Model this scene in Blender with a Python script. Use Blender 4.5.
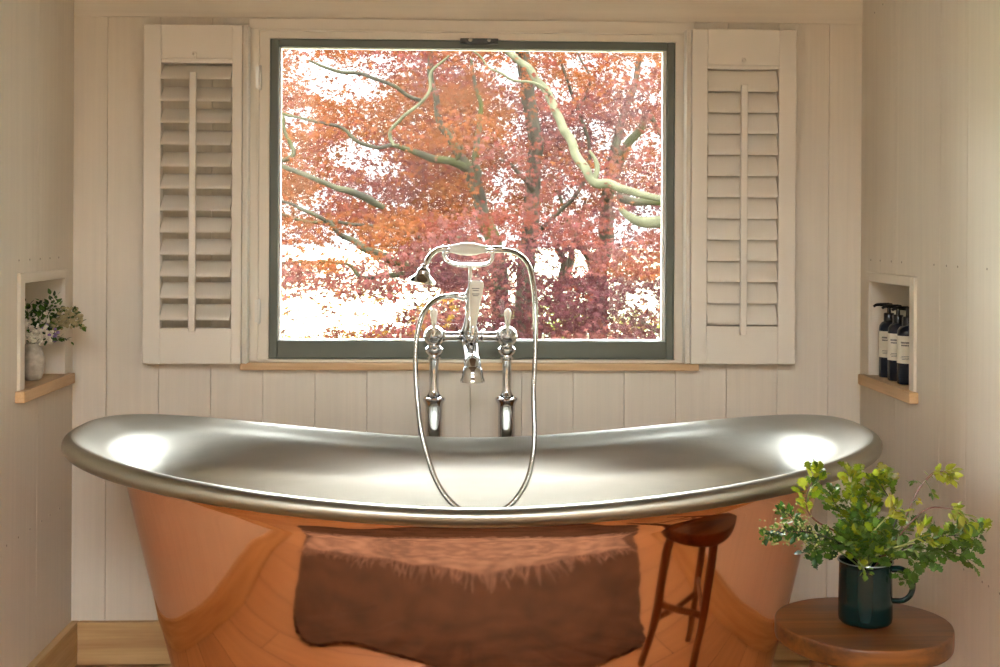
import bpy, bmesh, math, random
from mathutils import Vector, Matrix, noise as mnoise
PI = math.pi
random.seed(7)
scene = bpy.context.scene
for o in list(bpy.data.objects): bpy.data.objects.remove(o)
C = scene.collection

# ---------------------------------------------------------------- camera
FPX, CX0, CY0, EYE = 1260.0, 500.0, 228.0, 1.10
YAW, ROLL = math.atan(40 / FPX), math.radians(.3)
cam_data = bpy.data.cameras.new('camera')
cam = bpy.data.objects.new('camera', cam_data); C.objects.link(cam)
cam_data.sensor_width = 36; cam_data.lens = FPX * 36 / 1000
cam_data.shift_y = -(333.5 - CY0) / 1000
cam_data.clip_start = .02; cam_data.clip_end = 300
CAMROT = Matrix.Rotation(-YAW, 3, 'Z') @ Matrix.Rotation(PI / 2, 3, 'X') @ Matrix.Rotation(ROLL, 3, 'Z')
cam.matrix_world = Matrix.Translation((0, 0, EYE)) @ CAMROT.to_4x4()
scene.camera = cam

def at(px, py, Y):
    """point of the room at depth Y that was measured at this place of the photograph"""
    d = CAMROT @ Vector(((px - CX0) / FPX, -(py - CY0) / FPX, -1))
    return Vector((0, 0, EYE)) + d * (Y / d.y)

# ---------------------------------------------------------------- light
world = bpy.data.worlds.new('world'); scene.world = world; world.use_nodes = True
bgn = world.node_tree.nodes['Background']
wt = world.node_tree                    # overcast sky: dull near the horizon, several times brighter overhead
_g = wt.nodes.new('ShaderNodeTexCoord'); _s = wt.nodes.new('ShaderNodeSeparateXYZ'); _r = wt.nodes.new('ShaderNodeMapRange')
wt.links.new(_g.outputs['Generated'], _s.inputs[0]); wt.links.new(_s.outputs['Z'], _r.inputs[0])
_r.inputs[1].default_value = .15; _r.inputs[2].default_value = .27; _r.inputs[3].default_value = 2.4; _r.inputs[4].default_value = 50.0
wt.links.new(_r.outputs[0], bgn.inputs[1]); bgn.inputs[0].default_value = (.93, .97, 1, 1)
scene.view_settings.view_transform = 'Standard'; scene.view_settings.look = 'None'
scene.view_settings.gamma = 1; scene.view_settings.use_curve_mapping = False
scene.view_settings.exposure = 0.02

def area(name, loc, target, sx, sy, power, color):
    l = bpy.data.lights.new(name, 'AREA'); l.shape = 'RECTANGLE'; l.size = sx; l.size_y = sy
    l.energy = power; l.color = color
    o = bpy.data.objects.new(name, l); C.objects.link(o); o.location = loc
    o.rotation_euler = (Vector(target) - Vector(loc)).to_track_quat('-Z', 'Y').to_euler()
    return o
# added fill light, out of view behind the camera above the ceiling opening
area('added_fill_light', (0, -1.45, 2.42), (0, -1.45, 0), 1.2, 1.1, 9, (1, .93, .83))

# ---------------------------------------------------------------- materials
def nt(name):
    m = bpy.data.materials.new(name); m.use_nodes = True
    t = m.node_tree; b = t.nodes['Principled BSDF']
    return m, t, b
def N(t, kind, **kw):
    n = t.nodes.new(kind)
    for k, v in kw.items():
        if k in n.inputs: n.inputs[k].default_value = v
        else: setattr(n, k, v)
    return n
def coords(t, scale, rot=(0, 0, 0), kind='Object'):
    tc = N(t, 'ShaderNodeTexCoord'); mp = N(t, 'ShaderNodeMapping')
    mp.inputs['Scale'].default_value = scale; mp.inputs['Rotation'].default_value = rot
    t.links.new(tc.outputs[kind], mp.inputs['Vector']); return mp.outputs['Vector']
def ramp(t, fac, stops):
    r = N(t, 'ShaderNodeValToRGB'); e = r.color_ramp.elements
    while len(e) < len(stops): e.new(.5)
    for i, (p, c) in enumerate(stops):
        e[i].position = p; e[i].color = (*c, 1)
    t.links.new(fac, r.inputs['Fac']); return r.outputs['Color']
def bump(t, b, h, strength, dist=.002):
    n = N(t, 'ShaderNodeBump'); n.inputs['Strength'].default_value = strength; n.inputs['Distance'].default_value = dist
    t.links.new(h, n.inputs['Height']); t.links.new(n.outputs['Normal'], b.inputs['Normal'])
def mat(name, col, rough=.5, metal=0, spec=.5, coat=0, var=.0, vs=(8, 8, 8), bmp=0, bs=(60, 60, 60)):
    m, t, b = nt(name)
    b.inputs['Base Color'].default_value = (*col, 1); b.inputs['Roughness'].default_value = rough
    b.inputs['Metallic'].default_value = metal; b.inputs['Specular IOR Level'].default_value = spec
    b.inputs['Coat Weight'].default_value = coat
    if var:
        n = N(t, 'ShaderNodeTexNoise', Scale=1.0, Detail=4.0); t.links.new(coords(t, vs), n.inputs['Vector'])
        lo = tuple(c * (1 - var) for c in col); hi = tuple(min(1, c * (1 + var)) for c in col)
        t.links.new(ramp(t, n.outputs['Fac'], [(.3, lo), (.7, hi)]), b.inputs['Base Color'])
    if bmp:
        n = N(t, 'ShaderNodeTexNoise', Scale=1.0, Detail=3.0); t.links.new(coords(t, bs), n.inputs['Vector'])
        bump(t, b, n.outputs['Fac'], bmp)
    return m

def painted_boards(name, col, grain):
    """satin paint over softwood boards: faint grain, knots and brush marks"""
    m, t, b = nt(name)
    n = N(t, 'ShaderNodeTexNoise', Scale=1.0, Detail=5.0); t.links.new(coords(t, grain), n.inputs['Vector'])
    k = N(t, 'ShaderNodeTexNoise', Scale=2.2, Detail=2.0); t.links.new(coords(t, (1, 1, 1)), k.inputs['Vector'])
    mx = N(t, 'ShaderNodeMath', operation='MULTIPLY_ADD'); mx.inputs[1].default_value = .45
    t.links.new(n.outputs['Fac'], mx.inputs[0]); 
    mm = N(t, 'ShaderNodeMath', operation='MULTIPLY'); mm.inputs[1].default_value = .55
    t.links.new(k.outputs['Fac'], mm.inputs[0]); t.links.new(mm.outputs[0], mx.inputs[2])
    lo = tuple(c * .93 for c in col); hi = tuple(min(1, c * 1.04) for c in col)
    t.links.new(ramp(t, mx.outputs[0], [(.35, lo), (.65, hi)]), b.inputs['Base Color'])
    b.inputs['Roughness'].default_value = .5; b.inputs['Specular IOR Level'].default_value = .35
    bump(t, b, n.outputs['Fac'], .35, .0016)
    return m
PAINT = (.76, .69, .575)
M_wallY = painted_boards('painted_boards', PAINT, (90, 90, 2.2))
M_paintH = painted_boards('painted_frieze', PAINT, (2.2, 90, 90))
M_paint = mat('satin_paint', PAINT, .42, var=.03, vs=(6, 6, 6), bmp=.12, bs=(40, 40, 40))
M_shut = mat('shutter_paint', (.76, .70, .60), .4, var=.02, bmp=.08, bs=(50, 50, 50))
M_ceil = mat('darkened_ceiling', (.20, .14, .09), .7, var=.08)  # unseen ceiling, darkened to keep its bounced light down
M_far = mat('dark_end_wall', (.16, .12, .09), .8, var=.05)  # unseen wall behind the camera, made dark so less light bounces back

def wood(name, dark, light, axis, sc=1.0, rough=.45, knots=False, spec=.4):
    m, t, b = nt(name)
    s = [26 * sc, 26 * sc, 26 * sc]; s[axis] = 2.0 * sc
    v = coords(t, s)
    n = N(t, 'ShaderNodeTexNoise', Scale=1.0, Detail=6.0, Distortion=.6); t.links.new(v, n.inputs['Vector'])
    s2 = [150 * sc] * 3; s2[axis] = 5 * sc
    n2 = N(t, 'ShaderNodeTexNoise', Scale=1.0, Detail=3.0); t.links.new(coords(t, s2), n2.inputs['Vector'])
    a = N(t, 'ShaderNodeMath', operation='MULTIPLY_ADD'); a.inputs[1].default_value = .3
    t.links.new(n2.outputs['Fac'], a.inputs[0])
    a2 = N(t, 'ShaderNodeMath', operation='MULTIPLY'); a2.inputs[1].default_value = .7
    t.links.new(n.outputs['Fac'], a2.inputs[0]); t.links.new(a2.outputs[0], a.inputs[2])
    mid = tuple((p + q) / 2 for p, q in zip(dark, light))
    t.links.new(ramp(t, a.outputs[0], [(.34, dark), (.5, mid), (.66, light)]), b.inputs['Base Color'])
    b.inputs['Roughness'].default_value = rough; b.inputs['Specular IOR Level'].default_value = spec
    bump(t, b, a.outputs[0], .2, .001)
    return m
OAKD, OAKL = (.46, .27, .11), (.66, .45, .21)
M_oakX = wood('oak_x', OAKD, OAKL, 0); M_oakY = wood('oak_y', OAKD, OAKL, 1)
M_sill = wood('oak_sill', (.46, .28, .13), (.68, .46, .25), 0)
M_sillY = wood('oak_shelf', (.46, .28, .13), (.68, .46, .25), 1)
M_stool = wood('stool_wood', (.045, .013, .003), (.20, .068, .013), 0, .8, .36)
M_stoolZ = wood('stool_leg_wood', (.10, .03, .01), (.26, .105, .03), 2, .8, .42)
M_bark = mat('bark', (.016, .014, .010), .9, spec=.02, var=.5, vs=(18, 18, 6), bmp=.8, bs=(40, 40, 12))
def bark2():
    m, t, b = nt('mossy_bark')
    n = N(t, 'ShaderNodeTexNoise', Scale=1.0, Detail=4.0); t.links.new(coords(t, (5, 5, 5)), n.inputs['Vector'])
    t.links.new(ramp(t, n.outputs['Fac'], [(.40, (.012, .011, .008)), (.53, (.020, .019, .011)), (.68, (.015, .018, .003))]), b.inputs['Base Color'])
    b.inputs['Roughness'].default_value = .9; b.inputs['Specular IOR Level'].default_value = .03; return m
M_moss = bark2()
M_pale = mat('lichen_bark', (.034, .034, .020), .9, spec=.02, var=.35, vs=(14, 14, 14))

def floor_mat():
    m, t, b = nt('oak_floor')
    v = coords(t, (1, 1, 1))
    br = N(t, 'ShaderNodeTexBrick', Scale=1.0)
    br.inputs['Mortar Size'].default_value = .0015; br.inputs['Brick Width'].default_value = 1.4; br.inputs['Row Height'].default_value = .16
    br.inputs['Color1'].default_value = (.52, .31, .14, 1); br.inputs['Color2'].default_value = (.44, .25, .11, 1); br.inputs['Mortar'].default_value = (.10, .05, .02, 1)
    t.links.new(v, br.inputs['Vector'])
    n = N(t, 'ShaderNodeTexNoise', Scale=1.0, Detail=6.0); t.links.new(coords(t, (3, 40, 3)), n.inputs['Vector'])
    mx = N(t, 'ShaderNodeMix', data_type='RGBA', blend_type='MULTIPLY'); mx.inputs[0].default_value = 1
    t.links.new(br.outputs['Color'], mx.inputs[6])
    t.links.new(ramp(t, n.outputs['Fac'], [(.3, (.9, .89, .87)), (.7, (1.06, 1.05, 1.04))]), mx.inputs[7])
    t.links.new(mx.outputs[2], b.inputs['Base Color']); b.inputs['Roughness'].default_value = .42
    return m
M_floor = floor_mat()

def metal(name, col, rough, brushed=None, var=0):
    m, t, b = nt(name)
    b.inputs['Metallic'].default_value = 1; b.inputs['Base Color'].default_value = (*col, 1); b.inputs['Roughness'].default_value = rough
    if brushed:
        n = N(t, 'ShaderNodeTexNoise', Scale=1.0, Detail=4.0); t.links.new(coords(t, brushed), n.inputs['Vector'])
        n2 = N(t, 'ShaderNodeTexNoise', Scale=3.5, Detail=6.0); t.links.new(coords(t, (.7, 1, 5)), n2.inputs['Vector'])
        mr = N(t, 'ShaderNodeMapRange'); mr.inputs[1].default_value = .3; mr.inputs[2].default_value = .7
        mr.inputs[3].default_value = rough - .07; mr.inputs[4].default_value = rough + .08
        t.links.new(n2.outputs['Fac'], mr.inputs[0]); t.links.new(mr.outputs[0], b.inputs['Roughness'])
        lo = tuple(c * (1 - var) for c in col)
        t.links.new(ramp(t, n2.outputs['Fac'], [(.35, lo), (.65, col)]), b.inputs['Base Color'])
        bump(t, b, n.outputs['Fac'], .18, .0008)
    return m
M_zinc = metal('brushed_tin', (.52, .505, .445), .44, (5, 50, 190), .22)
M_rim = metal('burnished_tin_rim', (.34, .32, .265), .36, (10, 10, 60), .16)
def copper():
    m, t, b = nt('polished_copper')
    b.inputs['Metallic'].default_value = 1
    n = N(t, 'ShaderNodeTexNoise', Scale=4.0, Detail=3.0); t.links.new(coords(t, (1, 1, 1)), n.inputs['Vector'])
    t.links.new(ramp(t, n.outputs['Fac'], [(.35, (.80, .44, .28)), (.65, (.86, .50, .33))]), b.inputs['Base Color'])
    b.inputs['Roughness'].default_value = .06
    n3 = N(t, 'ShaderNodeTexNoise', Scale=9.0, Detail=1.0); t.links.new(coords(t, (1, 1, 1)), n3.inputs['Vector'])
    bump(t, b, n3.outputs['Fac'], .06, .01)
    return m
M_copper = copper()
M_chrome = metal('chrome', (.74, .76, .79), .05)
M_hose = metal('hose_chrome', (.50, .50, .48), .16)
M_ceramic = mat('white_ceramic', (.80, .77, .68), .12, spec=.6)
M_black = mat('black_plastic', (.012, .012, .013), .25)
M_glassdark = mat('dark_bottle_glass', (.012, .016, .028), .10, spec=.4)
M_label = mat('cream_label', (.82, .77, .64), .55)
M_ink = mat('ink', (.04, .04, .04), .5)
M_sash = mat('grey_green_sash', (.095, .105, .078), .4, var=.05)
M_steel = metal('steel', (.7, .68, .62), .28)
M_spacer = mat('white_spacer', (.85, .85, .82), .35)
M_iron = mat('dark_iron', (.05, .05, .045), .35, metal=.6)
M_enamel = mat('green_enamel', (.001, .012, .012), .14, spec=.3)
M_enrim = metal('enamel_rim', (.22, .24, .24), .3)
M_vase = mat('speckled_stoneware', (.42, .38, .31), .55, var=.3, vs=(60, 60, 60), bmp=.3, bs=(120, 120, 120))
M_nail = mat('filled_nail_head', (.40, .34, .26), .7)
M_rug = mat('brown_hide', (.105, .055, .032), .95, var=.35, vs=(9, 14, 9), bmp=.7, bs=(200, 60, 200))
M_throw = mat('pale_throw_wool', (.36, .26, .21), .95, var=.55, vs=(14, 22, 14), bmp=.5, bs=(150, 150, 150))
M_throwd = mat('dark_throw_pattern', (.13, .08, .065), .95)
M_glass, t, b = nt('window_glass')
t.nodes.remove(b)
tr = N(t, 'ShaderNodeBsdfTransparent'); tr.inputs[0].default_value = (.97, .98, .97, 1)
gl = N(t, 'ShaderNodeBsdfGlossy'); gl.inputs['Roughness'].default_value = .02
fr = N(t, 'ShaderNodeFresnel'); fr.inputs['IOR'].default_value = 1.45
mx = N(t, 'ShaderNodeMixShader'); t.links.new(fr.outputs[0], mx.inputs[0]); t.links.new(tr.outputs[0], mx.inputs[1]); t.links.new(gl.outputs[0], mx.inputs[2])
t.links.new(mx.outputs[0], t.nodes['Material Output'].inputs[0])

def leafmat(name, trans=.45, rough=.5, attr='leaf_tint', spec=.35):
    m, t, b = nt(name)
    a = N(t, 'ShaderNodeAttribute'); a.attribute_name = attr
    b.inputs['Roughness'].default_value = rough; b.inputs['Specular IOR Level'].default_value = spec
    t.links.new(a.outputs['Color'], b.inputs['Base Color'])
    tl = N(t, 'ShaderNodeBsdfTranslucent'); t.links.new(a.outputs['Color'], tl.inputs['Color'])
    mx = N(t, 'ShaderNodeMixShader'); mx.inputs[0].default_value = trans
    t.links.new(b.outputs[0], mx.inputs[1]); t.links.new(tl.outputs[0], mx.inputs[2])
    t.links.new(mx.outputs[0], t.nodes['Material Output'].inputs[0]); return m
M_leaf = leafmat('maple_leaf', spec=.03); M_green = leafmat('green_leaf', .35, .38)
M_grass = mat('pale_lawn', (.20, .21, .12), .9, var=.1, vs=(.6, .6, .6))

# ---------------------------------------------------------------- mesh helpers
def bx(bm, x0, x1, y0, y1, z0, z1, bev=0, seg=1):
    vs = [bm.verts.new(p) for p in ((x0, y0, z0), (x1, y0, z0), (x1, y1, z0), (x0, y1, z0), (x0, y0, z1), (x1, y0, z1), (x1, y1, z1), (x0, y1, z1))]
    fs = [bm.faces.new([vs[i] for i in q]) for q in ((0, 3, 2, 1), (4, 5, 6, 7), (0, 1, 5, 4), (1, 2, 6, 5), (2, 3, 7, 6), (3, 0, 4, 7))]
    if bev:
        es = {e for f in fs for e in f.edges}
        bmesh.ops.bevel(bm, geom=list(es), offset=bev, segments=seg, affect='EDGES', profile=.7)
    return vs
def ringstack(bm, rings, close0=True, close1=True, closed=True):
    rows = [[bm.verts.new(p) for p in r] for r in rings]
    n = len(rows[0])
    for a, b_ in zip(rows, rows[1:]):
        for i in range(n if closed else n - 1):
            j = (i + 1) % n
            bm.faces.new((a[i], a[j], b_[j], b_[i]))
    if close0: bm.faces.new(rows[0][::-1])
    if close1: bm.faces.new(rows[-1])
    return rows
def lathe(bm, prof, c=(0, 0, 0), axis=(0, 0, 1), n=32, close0=True, close1=True):
    q = Vector((0, 0, 1)).rotation_difference(Vector(axis).normalized()); c = Vector(c)
    rings = [[c + q @ Vector((max(r, 1e-5) * math.cos(2 * PI * i / n), max(r, 1e-5) * math.sin(2 * PI * i / n), z)) for i in range(n)] for r, z in prof]
    ringstack(bm, rings, close0, close1)
def catmull(P, k=8):
    P = [Vector(p) for p in P]; Q = [P[0] * 2 - P[1]] + P + [P[-1] * 2 - P[-2]]; out = []
    for i in range(1, len(Q) - 2):
        for j in range(k):
            u = j / k; a, b_, c, d = Q[i - 1:i + 3]
            out.append(.5 * ((2 * b_) + (c - a) * u + (2 * a - 5 * b_ + 4 * c - d) * u * u + (3 * b_ - a - 3 * c + d) * u ** 3))
    out.append(P[-1]); return out
def tube(bm, P, R, n=12, cap=True, flat=1.0):
    """R: number or list, swept along P with parallel transport"""
    P = [Vector(p) for p in P]
    if not hasattr(R, '__len__'): R = [R] * len(P)
    T = [(P[min(i + 1, len(P) - 1)] - P[max(i - 1, 0)]).normalized() for i in range(len(P))]
    u = T[0].orthogonal().normalized(); rings = []
    for i, p in enumerate(P):
        u = (u - T[i] * u.dot(T[i])).normalized(); v = T[i].cross(u)
        rings.append([p + (u * math.cos(2 * PI * k / n) * flat + v * math.sin(2 * PI * k / n)) * R[i] for k in range(n)])
    ringstack(bm, rings, cap, cap)
def lerps(vals, m):
    out = []
    for i in range(m):
        f = i / (m - 1) * (len(vals) - 1); k = min(int(f), len(vals) - 2); out.append(vals[k] + (vals[k + 1] - vals[k]) * (f - k))
    return out
def ball(bm, c, r, u=16, v=10, sc=(1, 1, 1)):
    m = Matrix.Translation(c) @ Matrix.Diagonal((*[r * s for s in sc], 1))
    bmesh.ops.create_uvsphere(bm, u_segments=u, v_segments=v, radius=1, matrix=m)
def obj(name, bm, m, parent=None, smooth=True, angle=40, recalc=True):
    if recalc: bmesh.ops.recalc_face_normals(bm, faces=bm.faces)
    me = bpy.data.meshes.new(name); bm.to_mesh(me); bm.free()
    me.materials.append(m)
    if smooth:
        me.polygons.foreach_set('use_smooth', [True] * len(me.polygons))
        if angle < 180: me.set_sharp_from_angle(angle=math.radians(angle))
    o = bpy.data.objects.new(name, me); C.objects.link(o)
    if parent:
        o.parent = parent; o.matrix_parent_inverse = Matrix.Translation(-parent.location) if False else Matrix.Identity(4)
        o.location = -Vector(parent_world(parent))
    return o
def parent_world(p):
    v = Vector(p.location)
    while p.parent: p = p.parent; v += p.location
    return v
def thing(name, label, cat, loc, group=None):
    o = bpy.data.objects.new(name, None); C.objects.link(o); o.location = loc; o.empty_display_size = .05
    return tag(o, label, cat, group)
def tag(o, label=None, cat=None, group=None, kind=None):
    if label: o['label'] = label
    if cat: o['category'] = cat
    if group: o['group'] = group
    if kind: o['kind'] = kind
    return o
def struct(name, bm, m, parent=None, **kw):
    o = obj(name, bm, m, parent, **kw)
    if parent is None: o['kind'] = 'structure'
    return o
NB = bmesh.new

# ---------------------------------------------------------------- the room
XL, XR, YB, YF, ZC = -.9715, 1.0275, 3.2, -2.2, 2.3
def boards(bm, frame, joints, z0, z1, holes, th=.02, gap=.0010, ch=.0009, back=.05):
    """vertical boards; frame(u, d, z) gives the point at distance u along the wall and d behind its face.
    joints: board edges along the wall; holes: (u0, u1, z0, z1)"""
    def piece(u0, u1, a, b_, c0, c1):
        pts = []
        for z in (a, b_):
            pts.append([frame(u0, ch if c0 else 0, z), frame(u0 + (ch if c0 else 0), 0, z), frame(u1 - (ch if c1 else 0), 0, z), frame(u1, ch if c1 else 0, z), frame(u1, th, z), frame(u0, th, z)])
        v = [[bm.verts.new(p) for p in r] for r in pts]
        for i in range(6):
            j = (i + 1) % 6
            if (v[0][i].co - v[0][j].co).length < 1e-6: continue
            bm.faces.new((v[0][i], v[0][j], v[1][j], v[1][i]))
        bm.faces.new(v[0][::-1]); bm.faces.new(v[1])
    def slab(u0, u1, a, b_):
        ps = [frame(u, d, z) for z in (a, b_) for u, d in ((u0, th), (u1, th), (u1, th + back), (u0, th + back))]
        v = [bm.verts.new(p) for p in ps]
        for q in ((0, 3, 2, 1), (4, 5, 6, 7), (0, 1, 5, 4), (1, 2, 6, 5), (2, 3, 7, 6), (3, 0, 4, 7)): bm.faces.new([v[i] for i in q])
    cuts = sorted(set([j for j in joints] + [h for H in holes for h in H[:2]]))
    cuts = [c for c in cuts if joints[0] <= c <= joints[-1]]
    js = set(joints)
    for u0, u1 in zip(cuts, cuts[1:]):
        um = (u0 + u1) / 2
        zs = [(z0, z1)]
        for (a, b_, c, d) in holes:
            if a < um < b_:
                nz = []
                for (p, q) in zs:
                    if c > p: nz.append((p, min(q, c)))
                    if d < q: nz.append((max(p, d), q))
                zs = nz
        g0 = gap / 2 if u0 in js else 0; g1 = gap / 2 if u1 in js else 0
        for (p, q) in zs:
            if q - p < 1e-4: continue
            piece(u0 + g0, u1 - g1, p, q, u0 in js, u1 in js)
            slab(u0, u1, p, q)

WIN = (-.500, .565, .745, 1.600)       # opening of the big window in the back wall
NL = (2.825, 3.115, .735, .975)        # niche openings in the side walls (y0, y1, z0, z1)
NR = (2.825, 3.115, .735, .975)
jb = [XL - .08] + [round(.0278 + .1308 * k, 5) for k in range(-7, 8)] + [XR + .08]
bm = NB()
boards(bm, lambda u, d, z: (u, YB + d, z), jb, 0, 1.632, [WIN])
struct('wall_back', bm, M_wallY, smooth=False)
bm = NB(); bx(bm, XL - .08, XR + .08, YB - .004, YB + .07, 1.6265, ZC, .001)
struct('trim_1', bm, M_paintH, smooth=False)     # horizontal board above the vertical ones
jl = [YF, -1.9, -1.7, -1.45, -1.2, -.98, -.72, -.5, -.25, 0, .24, .5, .77, 1.0, 1.27, 1.5, 1.78, 2.0, 2.2, 2.40, 2.672, 2.935, 3.2]
bm = NB()
boards(bm, lambda u, d, z: (XL - d, u, z), jl, 0, ZC, [(NL[0] - .0125, NL[1] + .0125, NL[2] - .001, NL[3] + .0125)])
wl = struct('wall_left', bm, M_wallY, smooth=False)
jr = [YF, -1.9, -1.7, -1.45, -1.2, -.98, -.72, -.5, -.25, 0, .24, .5, .77, 1.0, 1.27, 1.5, 1.78, 2.0, 2.13, 2.33, 2.524, 2.668, 2.945, 3.2]
bm = NB()
boards(bm, lambda u, d, z: (XR + d, u, z), jr, 0, ZC, [(NR[0] - .0125, NR[1] + .0125, NR[2] - .001, NR[3] + .0125)])
wr = struct('wall_right', bm, M_wallY, smooth=False)
bm = NB()
boards(bm, lambda u, d, z: (u, YF - d, z), [XL - .08, -.7, -.45, -.2, .05, .3, .55, .8, XR + .08], 0, ZC, [])
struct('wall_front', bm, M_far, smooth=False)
bm = NB(); bx(bm, XL - .2, XR + .2, YF - .2, YB + .04, -.08, 0)
struct('floor', bm, M_floor, smooth=False)
bm = NB()
SK = (-.62, .62, -2.02, -.88)  # opening under the added fill light
for a in ((XL - .1, SK[0], YF - .1, YB + .1), (SK[1], XR + .1, YF - .1, YB + .1), (SK[0], SK[1], YF - .1, SK[2]), (SK[0], SK[1], SK[3], YB + .1)):
    bx(bm, a[0], a[1], a[2], a[3], ZC, ZC + .06)
struct('ceiling', bm, M_ceil, smooth=False)
# skirting
def skirt(name, m, x0, x1, y0, y1):
    bm = NB(); bx(bm, x0, x1, y0, y1, .003, .108, .003, 2); struct(name, bm, m, smooth=False)
skirt('baseboard_back', M_oakX, XL + .0205, XR - .0205, YB - .02, YB - .0005)
skirt('baseboard_left', M_oakY, XL + .0005, XL + .02, YF + .01, YB - .0005)
skirt('baseboard_right', M_oakY, XR - .02, XR - .0005, YF + .01, YB - .0005)

# filled nail heads in rows across the side walls
def nails(wall, side, pts):
    for (y, z) in pts:
        bm = NB()
        x = XL if side < 0 else XR
        lathe(bm, [(.0026, 0), (.0022, .0007), (.0001, .0009)], (x, y, z), (-side, 0, 0), 8)
        obj('nail_head', bm, M_nail, wall)
nails(wl, -1, [(y, 1.023) for y in (2.81, 2.88, 2.95, 3.02, 3.085)] + [(y, .411) for y in (2.743, 2.815, 2.89, 2.97, 3.03, 3.10)] + [(2.78, 1.63), (2.84, 1.63)])
nails(wr, 1, [(y, 1.025) for y in (3.12, 3.05, 2.97, 2.90, 2.70, 2.63, 2.57, 2.425)] + [(y, .411) for y in (2.53, 2.44, 2.41, 2.36)] + [(3.10, 1.64), (3.04, 1.65), (2.97, 1.665), (2.91, 1.68)])

# niches
def niche(name, side, op, frame_t=.008, depth=.125):
    x = XL if side < 0 else XR
    y0, y1, z0, z1 = op; s = side
    def X(d): return x + s * d                   # d behind the wall face
    root = bpy.data.objects.new(name, None); C.objects.link(root); root.location = (x, (y0 + y1) / 2, z0); root['kind'] = 'structure'
    def B(bm, d0, d1, *a, bev=.0): 
        a0, a1 = sorted((X(d0), X(d1))); bx(bm, a0, a1, *a, bev)
    bm = NB()
    B(bm, 0.0, depth + .01, y0 - .012, y0, z0, z1 + .012)
    B(bm, 0.0, depth + .01, y1, y1 + .012, z0, z1 + .012)
    B(bm, 0.0, depth + .01, y0, y1, z1, z1 + .012)
    B(bm, depth, depth + .012, y0, y1, z0, z1)
    obj('niche_box', bm, M_paint, root, smooth=False)
    bm = NB(); w = .026; t_ = frame_t
    B(bm, -t_, -.0002, y0 - w, y0 + .003, z0 + .002, z1 + w - .006, bev=.001)
    B(bm, -t_, -.0002, y1 - .003, y1 + w - .003, z0 + .002, z1 + w - .006, bev=.001)
    B(bm, -t_, -.0002, y0 + .003, y1 - .003, z1 - .003, z1 + w - .006, bev=.001)
    obj('niche_frame', bm, M_paint, root, smooth=False)
    bm = NB()
    B(bm, -.022, depth, y0 + .0005, y1 - .0005, z0 - .0, z0 + .003)
    B(bm, -.022, -.0005, y0 - w - .012, y1 + w + .008, z0 - .024, z0 + .0015, bev=.0015)
    obj('niche_shelf', bm, M_sillY, root, smooth=False)
    return root
niche('trim_2', -1, NL); niche('trim_3', 1, NR)

# ---------------------------------------------------------------- window
win = bpy.data.objects.new('window_1', None); C.objects.link(win); win.location = (.0325, YB, .75); win['kind'] = 'structure'
bm = NB()   # casing: head board and two side boards standing proud, and the lining behind
x0, x1, z0, z1 = WIN
bx(bm, -.534, .594, YB - .013, YB - .0002, 1.598, 1.6255, .001)
for a, b_ in ((-.534, -.512), (.577, .594)): bx(bm, a, b_, YB - .013, YB - .0002, .763, 1.598, .001)
bx(bm, -.512, -.507, YB - .016, YB + .0, .763, 1.598, .0008); bx(bm, .572, .577, YB - .016, YB, .763, 1.598, .0008)
bx(bm, -.507, .572, YB - .016, YB, 1.5935, 1.5985, .0008)
obj('casing', bm, M_paint, win, smooth=False)
bm = NB()
bx(bm, -.507, -.484, YB - .004, YB + .075, .766, 1.5935); bx(bm, .549, .572, YB - .004, YB + .075, .766, 1.5935)
bx(bm, -.484, .549, YB - .004, YB + .075, 1.579, 1.5935)
bx(bm, -.507, .572, YB - .012, YB + .075, .7595, .766)
bx(bm, -.4845, -.482, YB - .006, YB, .766, 1.579); bx(bm, .547, .5495, YB - .006, YB, .766, 1.579); bx(bm, -.482, .547, YB - .006, YB, 1.576, 1.579)
obj('lining', bm, M_paint, win, smooth=False)
bm = NB()
SX0, SX1, SZ0, SZ1 = -.482, .547, .767, 1.576
GX0, GX1, GZ0, GZ1 = -.461, .527, .812, 1.556
def ringframe(bm, X0, X1, Z0, Z1, x0, x1, z0, z1, ya, yb, bev=.0015):
    bx(bm, X0, x0, ya, yb, Z0, Z1, bev); bx(bm, x1, X1, ya, yb, Z0, Z1, bev)
    bx(bm, x0, x1, ya, yb, Z0, z0, bev); bx(bm, x0, x1, ya, yb, z1, Z1, bev)
ringframe(bm, SX0, SX1, SZ0, SZ1, GX0, GX1, GZ0, GZ1, YB + .004, YB + .05)
obj('sash', bm, M_sash, win, smooth=False)
bm = NB(); ringframe(bm, GX0 - .002, GX1 + .002, GZ0 - .002, GZ1 + .002, GX0 + .0045, GX1 - .0085, GZ0 + .0025, GZ1 - .002, YB + .018, YB + .036, 0)
obj('glazing_spacer', bm, M_spacer, win, smooth=False)
bm = NB(); bx(bm, GX0, GX1, YB + .025, YB + .029, GZ0, GZ1)
obj('glass_pane', bm, M_glass, win, smooth=False)
bm = NB(); bx(bm, -.548, .606, YB - .034, YB - .0003, .741, .7595, .003, 2)
obj('window_sill', bm, M_sill, win, smooth=False)
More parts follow.
